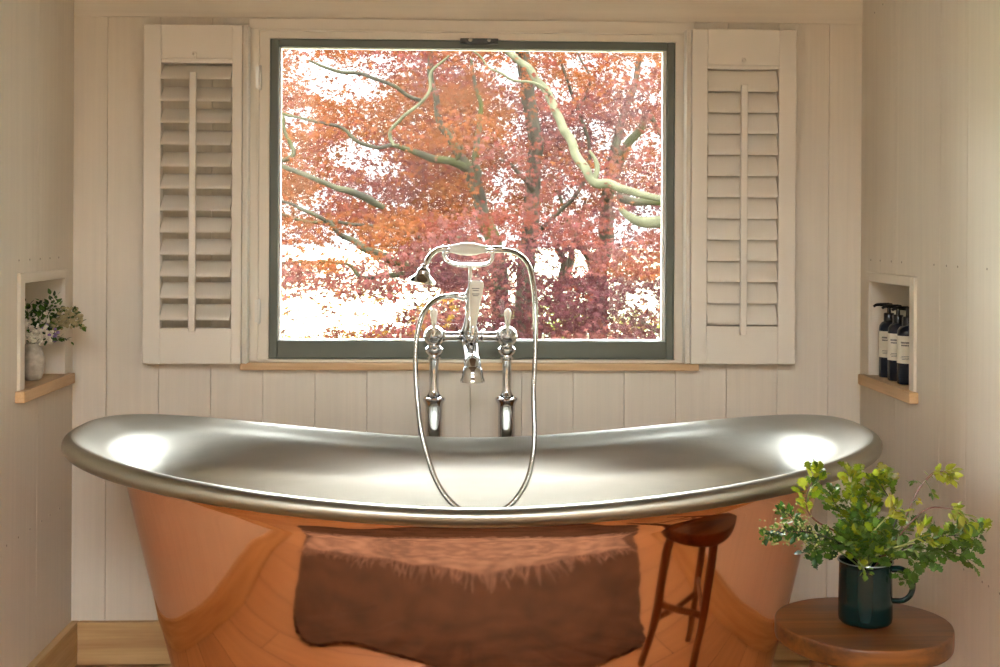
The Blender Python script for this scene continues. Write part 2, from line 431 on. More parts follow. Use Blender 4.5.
# latch at the head
bm = NB(); bx(bm, -.002, .094, YB - .012, YB + .004, 1.566, 1.5795, .001)
tube(bm, catmull([(.0, YB - .013, 1.573), (.02, YB - .017, 1.5655), (.046, YB - .018, 1.5635), (.072, YB - .017, 1.5655), (.092, YB - .013, 1.573)], 5), .0013, 8)
lt = obj('latch', bm, M_iron, win)
for x in (.024, .071):
    bm = NB(); lathe(bm, [(.005, 0), (.005, .002), (.003, .004), (.0001, .0045)], (x, YB - .012, 1.5755), (0, -1, 0), 14)
    obj('screw', bm, M_steel, lt)
for px in (356, 399, 542, 587):
    x = at(px, 340, YB).x
    bm = NB(); bx(bm, x - .017, x + .017, YB - .002, YB + .02, .8125, .8155, .0008)
    lathe(bm, [(.0025, 0), (.0025, .013), (.0015, .0165), (.0001, .017)], (x + .003, YB + .006, .8155), n=10)
    obj('stay_pin', bm, M_steel, win)

# ---------------------------------------------------------------- shutters
YS = 3.14      # front plane of the open shutters
def shutter(label, X0, X1, oa, ob, Z0, Z1, oz0, oz1, rodx, rz0, rz1, tilt, hinge_left, first, pitch):
    t_ = thing('plantation_shutter', label, 'shutter', ((X0 + X1) / 2, YS + .03, Z0), 'louvred shutters beside the window')
    d = .028
    bm = NB(); bx(bm, X0, oa, YS, YS + d, Z0, Z1, .0012); obj('stile', bm, M_shut, t_, smooth=False)
    bm = NB(); bx(bm, ob, X1, YS, YS + d, Z0, Z1, .0012); obj('stile', bm, M_shut, t_, smooth=False)
    bm = NB(); bx(bm, oa + .0003, ob - .0003, YS + .0004, YS + d, oz1, Z1, .0005)
    bx(bm, oa + .0003, ob - .0003, YS + .003, YS + d, oz1 - .010, oz1 - .0005, .001); obj('rail', bm, M_shut, t_, smooth=False)
    bm = NB(); bx(bm, oa + .0003, ob - .0003, YS + .0004, YS + d, Z0, oz0, .0005); obj('rail', bm, M_shut, t_, smooth=False)
    ca, sa = math.cos(tilt), math.sin(tilt)
    half = .0305
    for i in range(12):
        bm = NB(); zc = first - i * pitch; yc = YS + .012
        prof = [(half * math.cos(a), .0045 * math.sin(a)) for a in [2 * PI * k / 16 for k in range(16)]]
        prof = [(p * (1 if abs(p) < half * .95 else .985), q) for p, q in prof]
        rings = [[(x, yc + p * ca - q * sa, zc + p * sa + q * ca) for p, q in prof] for x in (oa + .002, ob - .002)]
        ringstack(bm, rings); obj('louvre', bm, M_shut, t_, angle=50)
    # tilt rod with rounded top
    lipy = YS + .012 - half * ca
    bm = NB(); bx(bm, rodx - .0082, rodx + .0082, lipy - .014, lipy - .003, rz0, rz1, .003, 3)
    obj('tilt_rod', bm, M_shut, t_)
    # magnet catch
    bm = NB(); lathe(bm, [(.006, 0), (.006, .0015), (.003, .004), (.0001, .0045)], (rodx, YS, oz1 + .012), (0, -1, 0), 14)
    bx(bm, rodx - .002, rodx + .002, YS - .003, YS, oz1 - .001, oz1 + .012)
    obj('catch', bm, M_shut, t_)
    # rebated hinge strip toward the window and the hinges
    s = 1 if hinge_left else -1
    xe = X1 if hinge_left else X0
    bm = NB(); bx(bm, *sorted((xe + s * .0005, xe + s * .009)), YS + .010, YS + .040, Z0, Z1, .001)
    bx(bm, *sorted((xe + s * .009, xe + s * .014)), YS + .003, YS + .040, Z0, Z1, .001)
    obj('edge_strip', bm, M_shut, t_, smooth=False)
    for z in (.888, 1.474) if hinge_left else (.880, 1.472):
        bm = NB(); hx = -.503 if hinge_left else .5685
        lathe(bm, [(.0001, -.032), (.003, -.031), (.004, -.029), (.004, .029), (.003, .031), (.0001, .032)], (hx, YB - .021, z), n=12)
        for k in (-.018, -.006, .006, .018): lathe(bm, [(.0045, -.0004), (.0045, .0004)], (hx, YB - .021, z + k), n=12)
        bx(bm, *sorted((hx, hx + (-1 if hinge_left else 1) * .011)), YB - .0215, YB - .0195, z - .028, z + .028)
        obj('hinge', bm, M_steel, t_)
    return t_
zl0, zl1 = .760, 1.599
shutter('open cream louvred shutter left of the window, its slats half open', -.783, -.5415, -.741, -.566, .760, 1.599, .848, 1.515,
        -.658, .841, 1.480, math.radians(40), True, 1.4735 + .009, .0541)
shutter('open cream louvred shutter right of the window, its slats nearly closed', .5795, .843, .619, .799, .762, 1.601, .857, 1.512,
        .7095, .835, 1.462, math.radians(66), False, 1.4575 + .016, .0532)

# ---------------------------------------------------------------- bathtub
BXC, BYC = .034, 2.605
base = []
K = 6000
for i in range(K):
    a = 2 * PI * i / K; c, s = math.cos(a), math.sin(a)
    base.append((math.copysign(abs(c) ** (2 / 3.5), c), math.copysign(abs(s) ** (2 / 2.62), s)))
cum = [0]
for i in range(K):
    p, q = base[i], base[(i + 1) % K]; cum.append(cum[-1] + math.hypot((p[0] - q[0]) * .80, (p[1] - q[1]) * .374))
NB_ = 288; unit = []; k = 0
for i in range(NB_):
    L = cum[-1] * i / NB_
    while cum[k + 1] < L: k += 1
    w = (L - cum[k]) / (cum[k + 1] - cum[k]); p, q = base[k], base[(k + 1) % K]
    unit.append((p[0] + (q[0] - p[0]) * w, p[1] + (q[1] - p[1]) * w))
def zrim(ux): u = min(1, abs(ux)); return .5865 + .0905 * ((u * u + .012) ** .8 - .012 ** .8)
unit2 = []
for ux, uy in unit:                     # rounder outline for the lower body
    a = math.atan2(uy * .374, ux * .80); c, s = abs(math.cos(a)) / .80, abs(math.sin(a)) / .374
    r = (c ** 2.25 + s ** 2.25) ** (-1 / 2.25); unit2.append((r * math.cos(a) / .80, r * math.sin(a) / .374))
def ring(a, b_, s, zf=0.0, dz=0.0, sh=0.0):
    out = []
    for (ux, uy), (vx, vy) in zip(unit, unit2):
        x, y = ux + (vx - ux) * sh, uy + (vy - uy) * sh
        out.append((BXC + a * x, BYC + b_ * y, zf + (zrim(x) - zf) * s + dz))
    return out
def shf(s, w=.09): return min(1, max(0, (1.0 - s) / w))
tub = thing('bathtub', 'freestanding copper bateau bathtub with brushed tin inside and rolled rim', 'bathtub', (BXC, BYC, 0))
def smoothprof(P, k=5):
    P = [Vector(list(p) + [0] * (4 - len(p))) for p in P]
    return [tuple(v) for v in catmull(P, k)]
bm = NB()
prof = smoothprof([(.582, .250, .035), (.598, .259, .18), (.614, .270, .31), (.640, .286, .45), (.656, .296, .55), (.682, .307, .71), (.703, .316, .84), (.718, .322, .93), (.744, .336, .975), (.787, .366, .985)])
ringstack(bm, [ring(*q) for q in [(.594, .262, 0.0, 0, 0, 1), (.596, .264, .012, 0, 0, 1), (.594, .262, .024, 0, 0, 1)]] + [ring(a, b_, s, sh=shf(s)) for a, b_, s, _ in prof], True, False)
obj('copper_shell', bm, M_copper, tub, angle=60)
bm = NB()
prof = smoothprof([(.802, .374, 1, .0181), (.795, .368, 1, .0170), (.782, .357, 1, .0115), (.760, .342, .993, .004), (.728, .323, .965, .002), (.696, .307, .905, 0), (.672, .296, .82, 0), (.650, .285, .69, 0), (.634, .274, .55, 0), (.605, .256, .35, 0), (.565, .230, .19, 0), (.51, .195, .07, 0), (.42, .14, .015, 0), (.25, .08, .0, 0), (.01, .004, -.004, 0)], 5)
ringstack(bm, [ring(a, b_, s, .10, d_, shf(s, .15)) for a, b_, s, d_ in prof], False, True)
obj('tin_lining', bm, M_zinc, tub, angle=180)
bm = NB()
rings = []
for k in range(16):
    a = 2 * PI * k / 16; r = .0178
    rings.append([(BXC + (.802 + r * math.cos(a)) * ux, BYC + (.374 + r * math.cos(a)) * uy, zrim(ux) + r * math.sin(a)) for ux, uy in unit])
rings.append(rings[0])
ringstack(bm, rings, False, False); bmesh.ops.remove_doubles(bm, verts=bm.verts, dist=1e-6)
obj('rolled_rim', bm, M_rim, tub, angle=180)
bm = NB(); lathe(bm, [(.03, 0), (.03, .003), (.022, .004), (.02, .002), (.0001, .002)], (BXC, BYC, .1), n=24)
obj('waste', bm, M_chrome, tub)

# ---------------------------------------------------------------- bath tap
YT = 3.05
tap = thing('bath_tap', 'chrome floor-standing bath mixer tap with white levers behind the tub', 'tap', (.027, YT, 0))
XA, XB_, XM, ZT = -.061, .115, .028, .838
for x in (XA, XB_):
    bm = NB()
    lathe(bm, [(.033, 0), (.033, .006), (.021, .012), (.0205, .02), (.0205, .655), (.0205, .667), (.022, .676), (.027, .682), (.0285, .686), (.027, .690), (.019, .692), (.0145, .698), (.0125, .705), (.0115, .712), (.0115, .78), (.0120, .783)], (x, YT, 0), n=32)
    sp = obj('standpipe', bm, M_chrome, tap)
    bm = NB()
    lathe(bm, [(.0115, .779), (.015, .782), (.016, .788), (.0145, .793), (.018, .797), (.0215, .802), (.0212, .808), (.016, .813), (.0145, .818), (.016, .826)], (x, YT, 0), n=24)
    obj('union_nut', bm, M_chrome, tap)
    bm = NB(); ball(bm, (x, YT, ZT), .0255, 28, 18)
    # valve head facing the room
    lathe(bm, [(.0205, .014), (.0215, .021), (.019, .025), (.014, .027), (.014, .034), (.010, .038), (.010, .044), (.006, .047), (.0001, .048)], (x, YT, ZT), (0, -1, .12), 24)
    obj('valve_body', bm, M_chrome, tap)
    # lever: chrome collar and white ceramic grip pointing up
    bm = NB(); yy = YT - .042
    lathe(bm, [(.0045, 0), (.0065, .004), (.0055, .010), (.006, .014)], (x, yy, ZT + .004), (0, 0, 1), 16)
    lv = obj('lever', bm, M_chrome, tap)
    bm = NB(); lathe(bm, [(.0042, .014), (.0048, .022), (.0075, .045), (.0088, .054), (.0088, .058), (.0055, .063), (.002, .066), (.0001, .067)], (x, yy, ZT + .004), (0, 0, 1), 20)
    tag(obj('lever_grip', bm, M_ceramic, lv), 'white ceramic lever grip')
bm = NB()   # cross bar
tube(bm, [(XA + .015, YT, ZT), (XB_ - .015, YT, ZT)], .0102, 20)
for x in (XA + .024, XB_ - .024, XM - .026, XM + .026): lathe(bm, [(.0125, -.003), (.014, 0), (.0125, .003)], (x, YT, ZT), (1, 0, 0), 20)
obj('cross_bar', bm, M_chrome, tap)
bm = NB()   # central body with diverter and the post that rises to the cradle
lathe(bm, [(.012, -.05), (.016, -.04), (.0145, -.028), (.02, -.018), (.0225, 0), (.02, .016), (.0155, .028), (.012, .045), (.0095, .06), (.0115, .067), (.0115, .072), (.009, .079), (.011, .09), (.014, .098), (.0115, .106), (.007, .114), (.0045, .125), (.004, .16), (.0048, .172), (.008, .176)], (XM - .003, YT, ZT), n=24)
lathe(bm, [(.018, 0), (.018, .02), (.0145, .024), (.0145, .032), (.009, .035), (.006, .042), (.0001, .043)], (XM, YT, ZT), (0, -1, 0), 24)
tube(bm, [(XM - .005, YT - .002, ZT + .098), (XM - .026, YT - .006, ZT + .096)], .0075, 14)
obj('tap_body', bm, M_chrome, tap)
# spout: leaves the body toward the room, bends down and flares
bm = NB()
P = catmull([(XM, YT - .012, ZT - .03), (XM + .001, YT - .04, ZT - .04), (XM + .002, YT - .075, ZT - .048), (XM + .003, YT - .102, ZT - .056), (XM + .003, YT - .112, ZT - .072)], 6)
tube(bm, P, lerps([.019, .0195, .0195, .020, .021], len(P)), 24)
lathe(bm, [(.008, -.056), (.017, -.059), (.0225, -.066), (.0248, -.076), (.0258, -.086), (.0290, -.092), (.0290, -.097), (.0235, -.098), (.020, -.088)], (XM + .003, YT - .113, ZT), n=28)
obj('spout', bm, M_chrome, tap)
# central diverter lever, white ceramic with small lettering
bm = NB(); lathe(bm, [(.006, -.004), (.009, .004), (.007, .012), (.0085, .018), (.006, .026)], (XM + .003, YT - .047, ZT + .004), (.07, 0, 1), 20)
lathe(bm, [(.008, -.004), (.0095, 0), (.008, .005), (.004, .008), (.0001, .009)], (XM + .002, YT - .045, ZT), (0, -1, 0), 20)
dl = obj('lever', bm, M_chrome, tap)
bm = NB()
P = [(XM + .0045, YT - .048, ZT + .026), (XM + .0055, YT - .048, ZT + .045), (XM + .0085, YT - .049, ZT + .088), (XM + .0118, YT - .050, ZT + .124), (XM + .0125, YT - .050, ZT + .134), (XM + .0128, YT - .05, ZT + .137)]
tube(bm, P, [.0065, .0090, .0138, .0172, .0162, .0105], 20, flat=1)
for v in bm.verts: v.co.y = YT - .049 + (v.co.y - (YT - .049)) * .55
tag(obj('lever_grip', bm, M_ceramic, dl), 'white ceramic diverter grip with fine lettering')
bm = NB()
for k, (dz, w) in enumerate(((.118, .018), (.113, .014), (.105, .018), (.101, .013))):
    nn = 5 if k % 2 else 6
    for j in range(nn):
        xx = XM + .010 + (j - (nn - 1) / 2) * w / nn
        bx(bm, xx - w / nn * .36, xx + w / nn * .36, YT - .0588, YT - .0570, ZT + dz - .0011, ZT + dz + .0011)
obj('lettering', bm, M_ink, dl, smooth=False)
# cradle
bm = NB()
zc = 1.012
P = catmull([(XM - .060, YT, zc + .033), (XM - .066, YT, zc + .022), (XM - .057, YT, zc + .007), (XM - .034, YT, zc - .001), (XM, YT, zc - .002), (XM + .028, YT, zc - .001), (XM + .046, YT, zc + .006), (XM + .051, YT, zc + .020), (XM + .050, YT, zc + .032)], 6)
tube(bm, P, lerps([.0045, .0042, .0045, .005, .0058, .005, .0045, .0042, .0045], len(P)), 14)
for sx in (-.060, .050):
    lathe(bm, [(.0065, -.004), (.0075, 0), (.006, .004)], (XM + sx, YT, zc + .030), n=14)
obj('cradle', bm, M_chrome, tap)

# handset
ZH = 1.049
hs = thing('shower_handset', 'telephone-style shower handset resting in the tap cradle', 'shower head', (XM, YT, ZH))
bm = NB(); lathe(bm, [(.006, -.044), (.0085, -.043), (.0105, -.033), (.0150, -.016), (.0160, 0), (.0150, .016), (.0105, .033), (.0085, .043), (.006, .044)], (XM - .009, YT, ZH), (1, 0, 0), 28)
tag(obj('handle', bm, M_ceramic, hs), 'white ceramic handle')
bm = NB()
lathe(bm, [(.006, 0), (.0095, .001), (.0095, .004), (.007, .006), (.007, .014), (.0085, .016), (.0085, .019), (.006, .021)], (XM - .052, YT, ZH), (-1, 0, 0), 20)
P = catmull([(XM - .066, YT, ZH), (XM - .082, YT - .004, ZH - .003), (XM - .097, YT - .012, ZH - .014), (XM - .106, YT - .02, ZH - .028), (XM - .109, YT - .024, ZH - .040)], 6)
tube(bm, P, lerps([.0068, .0062, .0062, .0066, .0055], len(P)), 16)
obj('neck', bm, M_chrome, hs)
bm = NB()
lathe(bm, [(.0058, .006), (.0085, .003), (.006, .0), (.010, -.003), (.0145, -.007), (.0155, -.016), (.021, -.023), (.031, -.031), (.034, -.033), (.034, -.0355), (.030, -.036), (.0001, -.0365)], (XM - .113, YT - .027, ZH - .043), (.16, -.12, 1), 32)
obj('rose', bm, M_chrome, hs)
bm = NB()
lathe(bm, [(.006, 0), (.0095, .001), (.0095, .004), (.0065, .006), (.0065, .018), (.0085, .020), (.0085, .027), (.0075, .029), (.0075, .037), (.0065, .040)], (XM + .034, YT, ZH), (1, 0, 0), 20)
obj('connector', bm, M_chrome, hs)

# hose: leaves the handset, loops down inside the tub and comes back to the tap body
hz = thing('shower_hose', 'silver metal shower hose looping from handset into the tub', 'hose', (XM + .08, YT, ZH))
hp = [(498, 250, 3.05), (508, 250.5, 3.045), (518, 254, 3.03), (526, 261, 3.01), (531, 272, 3.0), (534.5, 295, 2.985), (535.5, 325, 2.97), (535, 360, 2.955), (533.5, 395, 2.94), (534.5, 430, 2.92), (533, 455, 2.905), (527, 480, 2.895), (515, 500, 2.888), (500, 511, 2.885), (482, 515, 2.885), (464, 511, 2.885), (449, 500, 2.888), (437, 482, 2.895), (428, 458, 2.905), (421, 430, 2.92), (417.5, 400, 2.94), (415.5, 370, 2.955), (416, 345, 2.965), (420, 322, 2.975), (427, 308, 2.985), (437, 299, 3.0), (447, 296, 3.02), (456, 296, 3.038), (465, 297.5, 3.046)]
P = catmull([at(*p) for p in hp], 10)
# ribbed: radius alternates along the length
Q = []; 
L = 0
for a, b_ in zip(P, P[1:]):
    seg = max(1, int((b_ - a).length / .0024))
    for j in range(seg): Q.append(a.lerp(b_, j / seg))
Q.append(P[-1])
bm = NB(); tube(bm, Q, [.0062 if i % 2 else .0054 for i in range(len(Q))], 12)
obj('hose_coil', bm, M_hose, hz, angle=180)
bm = NB(); d = (P[-6] - P[-1]).normalized()
lathe(bm, [(.0075, 0), (.0085, .002), (.0085, .010), (.007, .012), (.0072, .03), (.0062, .034)], P[-1], d, 16)
obj('ferrule', bm, M_chrome, hz)

# ---------------------------------------------------------------- bottles in the right niche
btl_kinds = (('dark pump bottle with cream label, farthest left and deepest in the right niche', 1.056, 3.068, math.radians(185)),
             ('dark pump bottle with cream label, standing between the other two', 1.054, 2.998, math.radians(170)),
             ('dark pump bottle with cream label, nearest the niche frame and partly hidden by it', 1.053, 2.930, math.radians(176)))
def bottle(label, x, y, rot, src=None):
    b_ = thing('pump_bottle', label, 'bottle', (x, y, .7382), 'pump bottles in the right wall niche')
    b_.rotation_euler.z = rot
    if src is None:
        bm = NB(); lathe(bm, [(.019, 0), (.0225, .001), (.0235, .004), (.0235, .120), (.0225, .127), (.018, .134), (.0115, .138), (.011, .142)], n=36)
        o1 = obj('bottle_body', bm, M_glassdark); 
        bm = NB(); rr = .02375
        # paper label wrapping the front two thirds
        rings = []
        for z in (.050, .114): rings.append([(rr * math.cos(a), rr * math.sin(a), z) for a in [math.radians(-150 + 300 * i / 30) for i in range(31)]])
        for z in (.114, .050): rings.append([((rr + .0003) * math.cos(a), (rr + .0003) * math.sin(a), z) for a in [math.radians(-150 + 300 * i / 30) for i in range(31)]])
        rings.append(rings[0]); ringstack(bm, rings, False, False, closed=False)
        o2 = obj('label', bm, M_label)
        bm = NB()
        def dash(a0, a1, z, h):
            n_ = max(1, int((a1 - a0) / 7)); R_ = rr + .0006
            for i in range(n_):
                u0 = a0 + (a1 - a0) * (i + .1) / n_; u1 = a0 + (a1 - a0) * (i + .85) / n_
                vs = [bm.verts.new((R_ * math.cos(math.radians(u)), R_ * math.sin(math.radians(u)), zz)) for u, zz in ((u0, z), (u1, z), (u1, z + h), (u0, z + h))]
                bm.faces.new(vs)
        for o_ in (0,):
            dash(-30, 26, .0965, .0042); dash(-28, 30, .0905, .0034)
            dash(-26, 24, .066, .0012); dash(-30, 18, .0625, .0012); dash(-24, 20, .059, .0012)
        o3 = obj('lettering', bm, M_ink, None, smooth=False, recalc=False)
        bm = NB(); lathe(bm, [(.0125, .138), (.0125, .156), (.0115, .158), (.005, .159), (.0045, .172), (.008, .173), (.0085, .180), (.007, .182)], n=28)
        o4 = obj('pump_cap', bm, M_black)
        bm = NB(); ca_, sa_ = math.cos(math.radians(-52)), math.sin(math.radians(-52)); tube(bm, catmull([(0, 0, .178), (.017 * ca_, .017 * sa_, .1785), (.032 * ca_, .032 * sa_, .178), (.040 * ca_, .040 * sa_, .174)], 4), lerps([.0052, .0045, .0038, .003], 13), 12)
        o5 = obj('nozzle', bm, M_black)
        for o_ in (o1, o4): o_.parent = b_
        o2.parent = o1; o3.parent = o1; o5.parent = o4
    else:
        for ch in src.children:
            c = ch.copy(); C.objects.link(c); c.parent = b_
            for g in ch.children: d_ = g.copy(); C.objects.link(d_); d_.parent = c
    return b_
b0 = bottle(*btl_kinds[0])
for kk in btl_kinds[1:]: bottle(*kk, src=b0)
for o_, a in zip([o for o in bpy.data.objects if o.name.startswith('pump_bottle')], (238, 236, 242)):
    o_.rotation_euler.z = math.radians(a)

# ---------------------------------------------------------------- leaves helper
class Leaves:
    def __init__(s): s.v = []; s.f = []; s.c = []
    def add(s, shape, pos, axis, normal, size, col):
        ax = axis.normalized(); nn = (normal - ax * normal.dot(ax))
        nn = nn.normalized() if nn.length > 1e-4 else ax.orthogonal().normalized(); sd = ax.cross(nn)
        k = len(s.v)
        for (u, w, h) in shape[0]: s.v.append(tuple(pos + ax * (u * size) + sd * (w * size) + nn * (h * size)))
        for f in shape[1]: s.f.append(tuple(k + i for i in f))
        s.c.extend([col] * len(shape[0]))
    def build(s, name, m, parent=None):
        me = bpy.data.meshes.new(name); me.from_pydata(s.v, [], s.f)
        at_ = me.color_attributes.new('leaf_tint', 'FLOAT_COLOR', 'POINT')
        flat = [x for c in s.c for x in (*c, 1)]; at_.data.foreach_set('color', flat)
        me.materials.append(m); o = bpy.data.objects.new(name, me); C.objects.link(o)
        if parent: o.parent = parent; o.location = -parent_world(parent)
        return o
def palm(lobes=7):
    """maple leaf: pointed lobes fanned from the stalk, slightly cupped"""
    pts = [(0, 0, 0)]
    for i in range(lobes):
        f = (i / (lobes - 1)) * 2 - 1; a = math.radians(112) * f; L = 1 - .42 * abs(f) ** 1.4
        pts.append((L * math.cos(a), L * math.sin(a), -.12 * L))
        if i < lobes - 1:
            a2 = math.radians(112) * (f + 1 / (lobes - 1)); pts.append((.30 * math.cos(a2), .30 * math.sin(a2), .02))
    faces = []
    n = len(pts)
    for i in range(lobes):
        k = 1 + 2 * i
        l_ = k - 1 if i > 0 else 0; r_ = k + 1 if i < lobes - 1 else 0
        if l_ == 0: faces.append((0, k, r_))
        elif r_ == 0: faces.append((0, l_, k))
        else: faces.append((0, l_, k, r_))
    return pts, faces
PALM = palm(7); PALM5 = palm(5)
def lobed():
    """oak-like / hawthorn-like lobed leaf"""
    w = [(.0, .03), (.16, .10), (.30, .34), (.40, .20), (.55, .42), (.66, .22), (.80, .26), (1.0, 0)]
    mid = [(u, 0, .0 + .10 * math.sin(PI * u)) for u, _ in w]
    L_ = [(u + .05, -x, .16 * x + .05) for u, x in w[:-1]]; R_ = [(u + .05, x, .16 * x + .05) for u, x in w[:-1]]
    pts = mid + L_ + R_; n = len(w); f = []
    for i in range(n - 1):
        li, ri = n + i, n + (n - 1) + i
        if i < n - 2: f += [(i, i + 1, li + 1, li), (i, ri, ri + 1, i + 1)]
        else: f += [(i, i + 1, li), (i, ri, i + 1)]
    return pts, f
LOBED = lobed()
def lance(wd=.16, curl=.2):
    us = [0, .2, .45, .75, 1]; ws = [.02, wd * .8, wd, wd * .6, 0]
    mid = [(u, 0, -curl * u * u) for u in us]
    L_ = [(u, -w_, -curl * u * u + .05) for u, w_ in zip(us[:-1], ws)]; R_ = [(u, w_, -curl * u * u + .05) for u, w_ in zip(us[:-1], ws)]
    pts = mid + L_ + R_; n = 5; f = []
    for i in range(4):
        li, ri = n + i, n + 4 + i
        if i < 3: f += [(i, i + 1, li + 1, li), (i, ri, ri + 1, i + 1)]
        else: f += [(i, i + 1, li), (i, ri, i + 1)]
    return pts, f
LANCE = lance(); OVAL = lance(.30, .12)
rnd = random.Random(11)
def rv(s=1.0): return Vector((rnd.uniform(-s, s), rnd.uniform(-s, s), rnd.uniform(-s, s)))
def tint(c, j=.15):
    k = 1 + rnd.uniform(-j, j); return tuple(max(0, min(1, x * k * (1 + rnd.uniform(-j, j) * .4))) for x in c)

# ---------------------------------------------------------------- vase with flowers in the left niche
VX, VY, VZ = -1.000, 2.985, .7382
vs = thing('flower_vase', 'small speckled grey stoneware vase in the left wall niche', 'vase', (VX, VY, VZ))
bm = NB(); lathe(bm, [(.015, 0), (.020, .002), (.026, .018), (.0285, .038), (.0270, .056), (.0225, .072), (.0195, .080), (.0200, .086), (.0180, .087), (.0165, .080), (.0205, .060), (.022, .03), (.012, .008)], (VX, VY, VZ), n=36)
obj('vase_body', bm, M_vase, vs)
fb = thing('flower_posy', 'posy of tiny cream and pink blooms with green sprigs in grey vase', 'flowers', (VX, VY, VZ + .02))
G1, G2, YG, DG = (.06, .13, .018), (.10, .20, .025), (.34, .38, .03), (.025, .065, .012)
def sprig(parent, pts, stemcol, r, nleaf, shape, size, cols, start=.25, spread=1.0, berries=0, bcol=None, bsize=.003, bspread=.02, m=M_green, bname='berries', up=.4):
    P = catmull(pts, 6)
    bm = NB(); tube(bm, P, lerps([r, r * .8, r * .45], len(P)), 6)
    st = obj('sprig', bm, stemcol, parent)
    L = Leaves()
    for i in range(nleaf):
        f = start + (1 - start) * (i + rnd.random()) / nleaf; k = min(int(f * (len(P) - 1)), len(P) - 2)
        p = P[k].lerp(P[k + 1], f * (len(P) - 1) - k); T = (P[k + 1] - P[k]).normalized()
        sd = rv().normalized(); sd = (sd - T * sd.dot(T)).normalized()
        ax = (T * .7 + sd * spread + Vector((0, -.1, up * .3))).normalized()
        # short side twig
        q = p + ax * size * rnd.uniform(.0, 1.1) * spread
        L.add(shape, q, ax + rv(.4), Vector((0, -.5, 1)) + rv(.7), size * rnd.uniform(.65, 1.25), tint(rnd.choice(cols), .25))
    if nleaf: L.build('leaves', m, st)
    if berries:
        bb = NB()
        for i in range(berries):
            f = rnd.uniform(max(start, .4), 1); k = min(int(f * (len(P) - 1)), len(P) - 2)
            c = P[k] + rv(bspread)
            bmesh.ops.create_icosphere(bb, subdivisions=1, radius=bsize * rnd.uniform(.7, 1.2), matrix=Matrix.Translation(c))
        obj(bname, bb, bcol, st)
    return st
M_bloom = mat('cream_bloom', (.86, .74, .60), .6, var=.25, vs=(90, 90, 90))
M_berry = mat('pale_green_berry', (.40, .42, .14), .5, var=.2, vs=(90, 90, 90))
M_purple = mat('purple_bloom', (.30, .20, .42), .6)
M_bud = mat('olive_bud', (.40, .34, .17), .6, var=.3, vs=(90, 90, 90))
M_stemg = mat('green_stem', (.16, .24, .06), .6); M_stemr = mat('red_brown_stem', (.16, .055, .03), .55)
M_stemd = mat('dark_stem', (.035, .025, .02), .6); M_stemp = mat('pale_green_stem', (.34, .38, .12), .55)
vt = Vector((VX, VY, VZ + .07))
for pts, bl, mb in (
        ([(0, 0, 0), (.0, -.01, .035), (-.004, -.02, .07)], 40, M_bloom), ([(0, 0, 0), (.012, -.01, .03), (.022, -.02, .05)], 50, M_bloom),
        ([(0, 0, 0), (-.01, -.01, .03), (-.02, -.03, .075)], 34, M_bloom), ([(0, 0, 0), (.012, .01, .03), (.03, .00, .085)], 30, M_bloom),
        ([(0, 0, 0), (.02, .01, .03), (.04, -.005, .03)], 44, M_bloom),
        ([(0, 0, 0), (.03, .02, .05), (.075, .02, .068), (.108, .02, .062)], 60, M_bud), ([(0, 0, 0), (.03, .03, .04), (.07, .03, .078), (.092, .03, .088)], 40, M_bud),
        ([(0, 0, 0), (.03, .01, .035), (.052, .0, .048)], 16, M_purple), ([(0, 0, 0), (.04, .02, .03), (.08, .02, .022)], 0, M_bloom)):
    sprig(fb, [vt + Vector(p) for p in pts], M_stemg, .0012, 14 if mb is M_bloom else 24, OVAL, .0135, [G1, DG], .3, .9, int(bl * 1.6), mb, .0046, .015, bname='blossom')
for pts in ([(0, 0, 0), (.02, .03, .06), (.042, .03, .125)], [(0, 0, 0), (.015, .0, .06), (.035, .0, .10)], [(0, 0, 0), (-.005, 0, .06), (-.012, -.01, .11)], [(0, 0, 0), (.03, .02, .05), (.06, .02, .10)], [(0, 0, 0), (.0, .02, .06), (.01, .03, .11)]):
    sprig(fb, [vt + Vector(p) for p in pts], M_stemg, .0012, 44, OVAL, .0140, [G1, G2, DG], .3, .9)

# ---------------------------------------------------------------- stool
SX, SY, SZ = .682, 2.100, .44
stl = thing('stool', 'round dark wooden stool holding the green enamel mug', 'stool', (SX, SY, 0))
bm = NB(); n = 72
def wob(a): return 1 + .010 * math.sin(3 * a + 1) + .006 * math.sin(5 * a)
prof = [(.90, -.0345), (.975, -.034), (.994, -.031), (1.0, -.026), (1.002, -.008), (1.0, -.003), (.993, -.0006), (.98, 0)]
rings = [[(SX + .1455 * r * wob(2 * PI * i / n) * math.cos(2 * PI * i / n), SY + .1455 * r * wob(2 * PI * i / n) * math.sin(2 * PI * i / n), SZ + z) for i in range(n)] for r, z in prof]
ringstack(bm, rings); obj('seat', bm, M_stool, stl, angle=60)
feet = []
for ang in (205, 335, 90):
    a = math.radians(ang); top = Vector((SX + .092 * math.cos(a), SY + .092 * math.sin(a), SZ - .033)); bot = Vector((SX + .135 * math.cos(a), SY + .115 * math.sin(a), .0))
    feet.append((top, bot))
    bm = NB(); tube(bm, [top, top.lerp(bot, .5), bot], [.0165, .016, .0145], 16); obj('leg', bm, M_stoolZ, stl, angle=60)
def onleg(i, z): t_, b_ = feet[i]; return t_.lerp(b_, (t_.z - z) / (t_.z - b_.z))
for i, j, z in ((0, 1, .17), (1, 2, .21), (2, 0, .21)):
    bm = NB(); tube(bm, [onleg(i, z), onleg(j, z)], .009, 12); obj('stretcher', bm, M_stoolZ, stl, angle=60)

